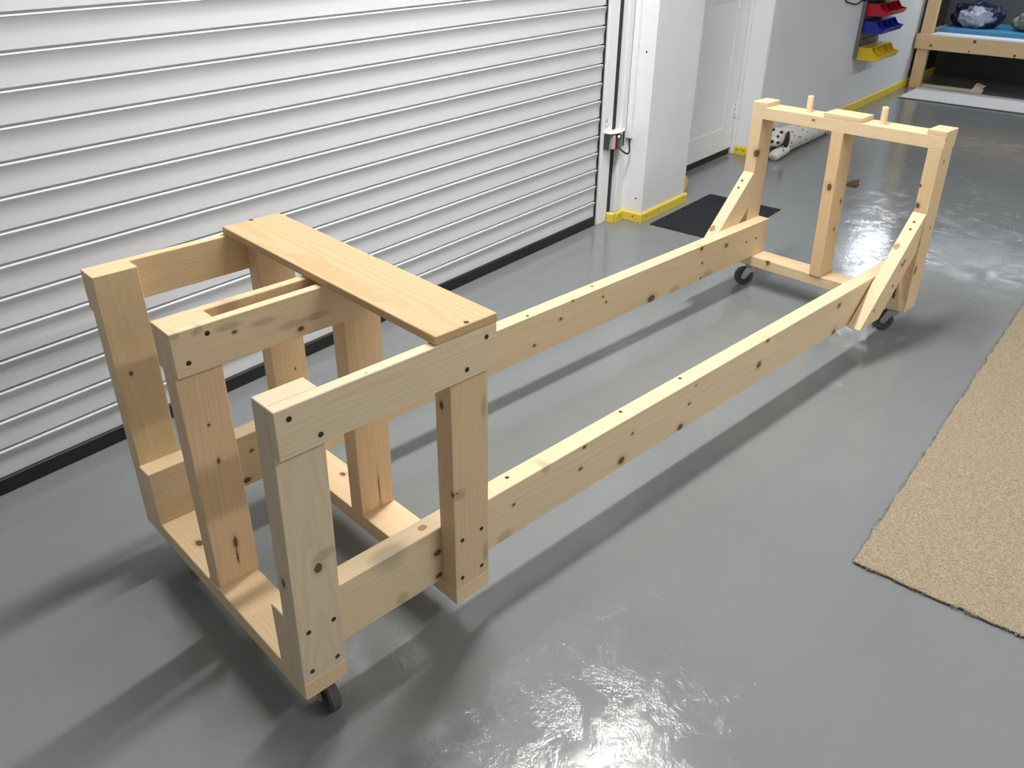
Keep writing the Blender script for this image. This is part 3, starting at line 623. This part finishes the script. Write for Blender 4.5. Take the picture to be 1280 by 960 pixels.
# ------------------------------------------------------------------ louvred panel with bins on the wall
M_pan = plain('grey_steel_panel', (0.20, 0.20, 0.205), 0.45, 0.5)
pn = tag(empty('louvred_panel', (6.31, WV, 0.425)), 'grey louvred steel panel on wall holding coloured bins', 'wall panel')
MB().box(0, 0.50, -0.012, -0.0005, 0, 0.60).obj('plate', M_pan, pn, bevel=0.001); MB().box(-0.006, 0.0, -0.028, -0.0005, 0, 0.60).obj('edge_flange', M_pan, pn)
lv = None
for r in range(12):
    for c in range(8):
        if lv is None:
            lv = MB().prism([(-0.0122, 0.0), (-0.020, 0.010), (-0.0185, 0.012), (-0.0122, 0.006)], 0, 0, 0.042).obj('louvre', M_pan, pn, (0.03 + c * 0.056, 0, 0.03 + r * 0.046))
        else:
            o = bpy.data.objects.new('louvre', lv.data); COL.objects.link(o); o.parent = pn; o.location = (0.03 + c * 0.056, 0, 0.03 + r * 0.046)
def bin_mesh(w_, d_, h_):
    b_ = MB(); th = 0.003
    side = [(0, 0), (-d_ + 0.02, 0), (-d_, 0.035 * h_ / 0.09), (-d_ + 0.045, 0.045 * h_ / 0.09), (-d_ + 0.075, h_), (0, h_)]
    b_.prism(side, 0, 0, th); b_.prism(side, 0, w_ - th, w_); b_.box(th, w_ - th, -d_ + 0.02, 0, 0, th); b_.box(th, w_ - th, -th, 0, th, h_)
    b_.prism([(-d_ + 0.02, 0), (-d_, 0.035 * h_ / 0.09), (-d_ + 0.003, 0.037 * h_ / 0.09), (-d_ + 0.022, th)], 0, th, w_ - th)
    b_.box(-0.002, w_ + 0.002, -d_ + 0.075, 0, h_ - 0.004, h_); return b_
names_b = ['nearest', 'second nearest', 'third nearest', 'farthest']
for cname, col, z_, dp in (('yellow', (0.72, 0.50, 0.02), 0.415, 0.175), ('blue', (0.012, 0.022, 0.33), 0.608, 0.165), ('red', (0.42, 0.006, 0.02), 0.728, 0.165), ('dark red', (0.20, 0.006, 0.02), 0.846, 0.165)):
    mt_ = plain(cname.replace(' ', '_') + '_bin_plastic', col, 0.28)
    for i in range(4):
        o = bin_mesh(0.112, dp, 0.092 if cname == 'yellow' else 0.082).obj('storage_bin', mt_, None, (6.335 + i * 0.117, WV - 0.0215, z_))
        tag(o, '%s plastic storage bin on wall panel, %s of the %s row' % (cname, names_b[i], cname), 'storage bin', 'storage bins on the wall panel')
M_part = plain('small_metal_parts', (0.35, 0.33, 0.3), 0.35, 0.8)
for i, q in enumerate(((6.37, 1.12, 0.04), (6.40, 1.10, -0.03), (6.50, 1.115, 0.03), (6.63, 1.11, 0.0), (6.74, 1.115, 0.02))):
    f = MB(); f.cyl((0, 0, 0), (0.6, 0.8, 0.1), 0.006, 0.055, 8); f.cyl((-0.003, -0.004, -0.0005), (0.6, 0.8, 0.1), 0.011, 0.007, 6)
    tag(f.obj('bolt', M_part, None, (q[0], q[1] - 0.03, 0.43)), 'loose steel bolt in the %s yellow bin%s' % (('nearest', 'nearest', 'second nearest', 'third nearest', 'farthest')[i], (' by its rear wall', ' towards its front lip', '', '', '')[i]), 'bolt', 'bolts in the yellow bins')
tag(MB().tube(smooth_pts([(5.86, WV - 0.006, 0.90), (5.91, WV - 0.008, 0.852), (6.02, WV - 0.009, 0.832), (6.12, WV - 0.010, 0.818), (6.20, WV - 0.012, 0.826), (6.25, WV - 0.012, 0.838), (6.298, WV - 0.016, 0.83), (6.30, WV - 0.03, 0.845)], 5), 0.005, 8).obj('wall_cable', M_black, smooth=True), 'thin black cable drooping on the wall to the bin panel', 'cable')

# ------------------------------------------------------------------ timber rack at the far end
RU, RD = 7.93, 0.85
rk = tag(empty('timber_rack', (RU, 1.2, 0)), 'timber rack with shelf against the dark end wall', 'rack')
RC = Vector((RU, 1.2, 0))
def rack_part(name, mb, axis, tint=(0.95, 0.85, 0.68), bevel=0.002):
    c = sum(mb.v, Vector()) / len(mb.v)
    return mesh_obj(name, [v - c for v in mb.v], mb.f, pine('rack_' + name + str(len(rk.children)), axis, (), tint, 400 + len(rk.children)), rk, c - RC, bevel=bevel)
rack_part('upright', MB().box(RU + 0.0005, RU + 0.06, 1.108, 1.205, 0.0, 2.1), 2)
rack_part('upright', MB().box(RU + 0.0005, RU + 0.06, -1.5, -1.4, 0.0, 2.1), 2)
rack_part('upright', MB().box(RU + RD - 0.06, RU + RD, -1.5, -1.4, 0.0, 2.1), 2)
MB().box(0.062, RD + 0.04, 0.0355 - 0.0, 0.0385, 0.0, 2.05).obj('side_panel', plain('dark_stained_panel', (0.03, 0.026, 0.02), 0.7), rk)
fb = rack_part('front_beam', MB().box(RU - 0.035, RU, -1.52, 1.225, 0.335, 0.452), 1)
rack_part('rear_beam', MB().box(RU + RD, RU + RD + 0.035, -1.52, 1.225, 0.335, 0.452), 1)
rack_part('side_beam', MB().box(RU + 0.06, RU + RD - 0.06, 1.207, 1.2345, 0.36, 0.452), 0)
rack_part('top_beam', MB().box(RU - 0.035, RU, -1.52, 1.225, 1.55, 1.66), 1)
for (px, py, r) in ((1163.5, 57, 0.012), (1218.5, 52.3, 0.014), (1268, 70, 0.012), (1211, 64.5, 0.007)):
    q = on_plane(px, py, 0, RU - 0.035) - RC - fb.location
    MB().cyl(q, (-1, 0, 0), r, 0.0006, 12).obj('knot', plain('knot_wood', (0.13, 0.07, 0.03), 0.6), fb)
MB().box(-0.034, RD, -2.7, -0.10, 0.4525, 0.468).obj('shelf_board', plain('white_shelf_board', (0.82, 0.82, 0.82), 0.4), rk, bevel=0.002)
MB().box(-0.034, RD, -2.7, 0.0, 1.6605, 1.678).obj('shelf_board', plain('white_shelf_board', (0.82, 0.82, 0.82), 0.4), rk, bevel=0.002)
tag(MB().box(RU + 0.14, RU + 0.80, -1.35, 1.085, 0.4685, 0.505).obj('foam_sheet', plain('sky_blue_foam', (0.05, 0.23, 0.42), 0.55), bevel=0.004), 'bright blue foam sheet lying on the rack shelf', 'foam sheet')
def crumple(name, c, r, mat, seed, label, amp=0.35, freq=7.0, n=40):
    def sq(q):
        d = q.normalized(); k = 0
        for o in range(3): k += abs(noise.noise(Vector((d.x, d.y, d.z)) * (1.3 * 2 ** o) + Vector((seed, 0, 0)))) / 2 ** o
        q = q * (1 + amp * (k - 0.5)); q.z = max(q.z, -r[2] * 0.72); return q
    vs_, fs = blob((0, 0, 0), r, n, sq)
    zmin = min(v.z for v in vs_)
    o = mesh_obj(name, [v - Vector((0, 0, zmin)) for v in vs_], fs, mat, None, c, smooth=False); auto_smooth(o, 28); return tag(o, label, 'plastic bag')
def bag_mat(name, col, rough, trans=0.0, band=None):
    m, nt, b = new_mat(name); co = objco(nt); b.inputs['Roughness'].default_value = rough
    c = ramp(nt, noise_n(nt, co, 5, 3), [(0.35, tuple(x * 0.7 for x in col)), (0.65, tuple(min(1, x * 1.3) for x in col))]).outputs[0]
    if band:
        sp = nt.nodes.new('ShaderNodeSeparateXYZ'); nt.links.new(co, sp.inputs[0])
        f = math_n(nt, 'ADD', math_n(nt, 'MULTIPLY', sp.outputs[0], -1.0), math_n(nt, 'MULTIPLY', noise_n(nt, co, 9, 3), 0.16))
        c = mixc(nt, ramp(nt, f, [(0.185, (0, 0, 0)), (0.20, (1, 1, 1))]).outputs[0], c, band)
    nt.links.new(c, b.inputs['Base Color'])
    if trans: b.inputs['Transmission Weight'].default_value = trans; b.inputs['IOR'].default_value = 1.15
    v = N(nt, 'ShaderNodeTexVoronoi', Scale=9.0, feature='DISTANCE_TO_EDGE'); nt.links.new(co, v.inputs['Vector'])
    bump(nt, b, math_n(nt, 'ADD', v.outputs['Distance'], math_n(nt, 'MULTIPLY', noise_n(nt, co, 16, 3), 0.6)), 1.0, 0.05); return m
crumple('wrapped_bundle', (8.30, 0.85, 0.5052), (0.17, 0.215, 0.12), bag_mat('navy_plastic_film', (0.014, 0.02, 0.055), 0.22, 0, (0.34, 0.37, 0.46)), 1.7, 'navy bundle in shiny crumpled plastic on the blue foam sheet')
crumple('plastic_bag', (8.33, 0.375, 0.5052), (0.17, 0.19, 0.10), bag_mat('clear_plastic_film', (0.30, 0.29, 0.25), 0.25, 0.25), 5.2, 'clear crumpled plastic bag beside the navy bundle on rack')
# pale strip with prongs on the floor under the shelf
pr = tag(empty('pronged_strip', (8.05, 1.105, 0)), 'pale wooden strip with curved prongs on floor under rack', 'wooden strip')
M_pale = pine('pale_strip', 1, (), (1.0, 1.08, 1.3), 77)
MB().box(-0.03, 0.03, -0.44, 0.04, 0.0, 0.022).obj('strip', M_pale, pr, bevel=0.003)
MB().prism([(-0.42, 0.0), (-0.50, 0.0), (-0.505, 0.03), (-0.455, 0.055), (-0.425, 0.045), (-0.41, 0.022)], 0, -0.032, 0.032).obj('head', M_pale, pr, bevel=0.003)
for i in range(4):
    y = -0.432 - i * 0.020; MB().tube(smooth_pts([(0, y, 0.045), (0, y - 0.006, 0.062 - i * 0.003), (0, y - 0.022, 0.083 - i * 0.005)], 4), [0.008] * 4 + [0.006] * 4 + [0.002], 8).obj('prong', M_pale, pr, smooth=True)

# unseen strip light, added behind the upper beam to brighten the shelf
stl = tag(empty('strip_light', (RU + 0.22, -0.15, 1.655)), 'added unseen fill strip brightening the rack shelf from above', 'fill light')
MB().box(-0.03, 0.03, -1.15, 1.15, -0.025, 0.004).obj('housing', M_white_metal, stl, bevel=0.002)
MB().box(-0.02, 0.02, -1.13, 1.13, -0.029, -0.025).obj('diffuser', M_flood, stl)
area('strip_glow', (0, 0, -0.032), 0.05, 2.2, RACK_W, (0.80, 0.89, 1.0), (0, 0, -1), stl).rotation_euler = (0, 0, 0)
# flood lamp clamped to the rack's near upright
fl = tag(empty('flood_lamp', (RU - 0.115, 1.155, 1.67)), 'small white floodlight fixed high on the rack upright', 'flood lamp')
fdir = Vector((-0.80, -0.12, -0.58)).normalized()
q = fdir.to_track_quat('-Z', 'Y').to_euler()
hs = MB().box(-0.10, 0.10, -0.13, 0.13, 0.002, 0.05).obj('housing', M_dark, fl, (-0.07, 0, 0), q, bevel=0.004)
MB().box(-0.09, 0.09, -0.12, 0.12, -0.002, 0.001).obj('glass', M_flood, fl, (-0.07, 0, 0), q)
MB().tube([(-0.055, 0, 0.0), (0.0, 0, -0.05), (0.0795, 0, -0.06)], 0.012, 8).obj('arm', M_dark, fl)
area('flood_light', Vector((-0.07, 0, 0)) + fdir * 0.01, 0.18, 0.24, FLOOD_W, (0.84, 0.91, 1.0), fdir, fl)
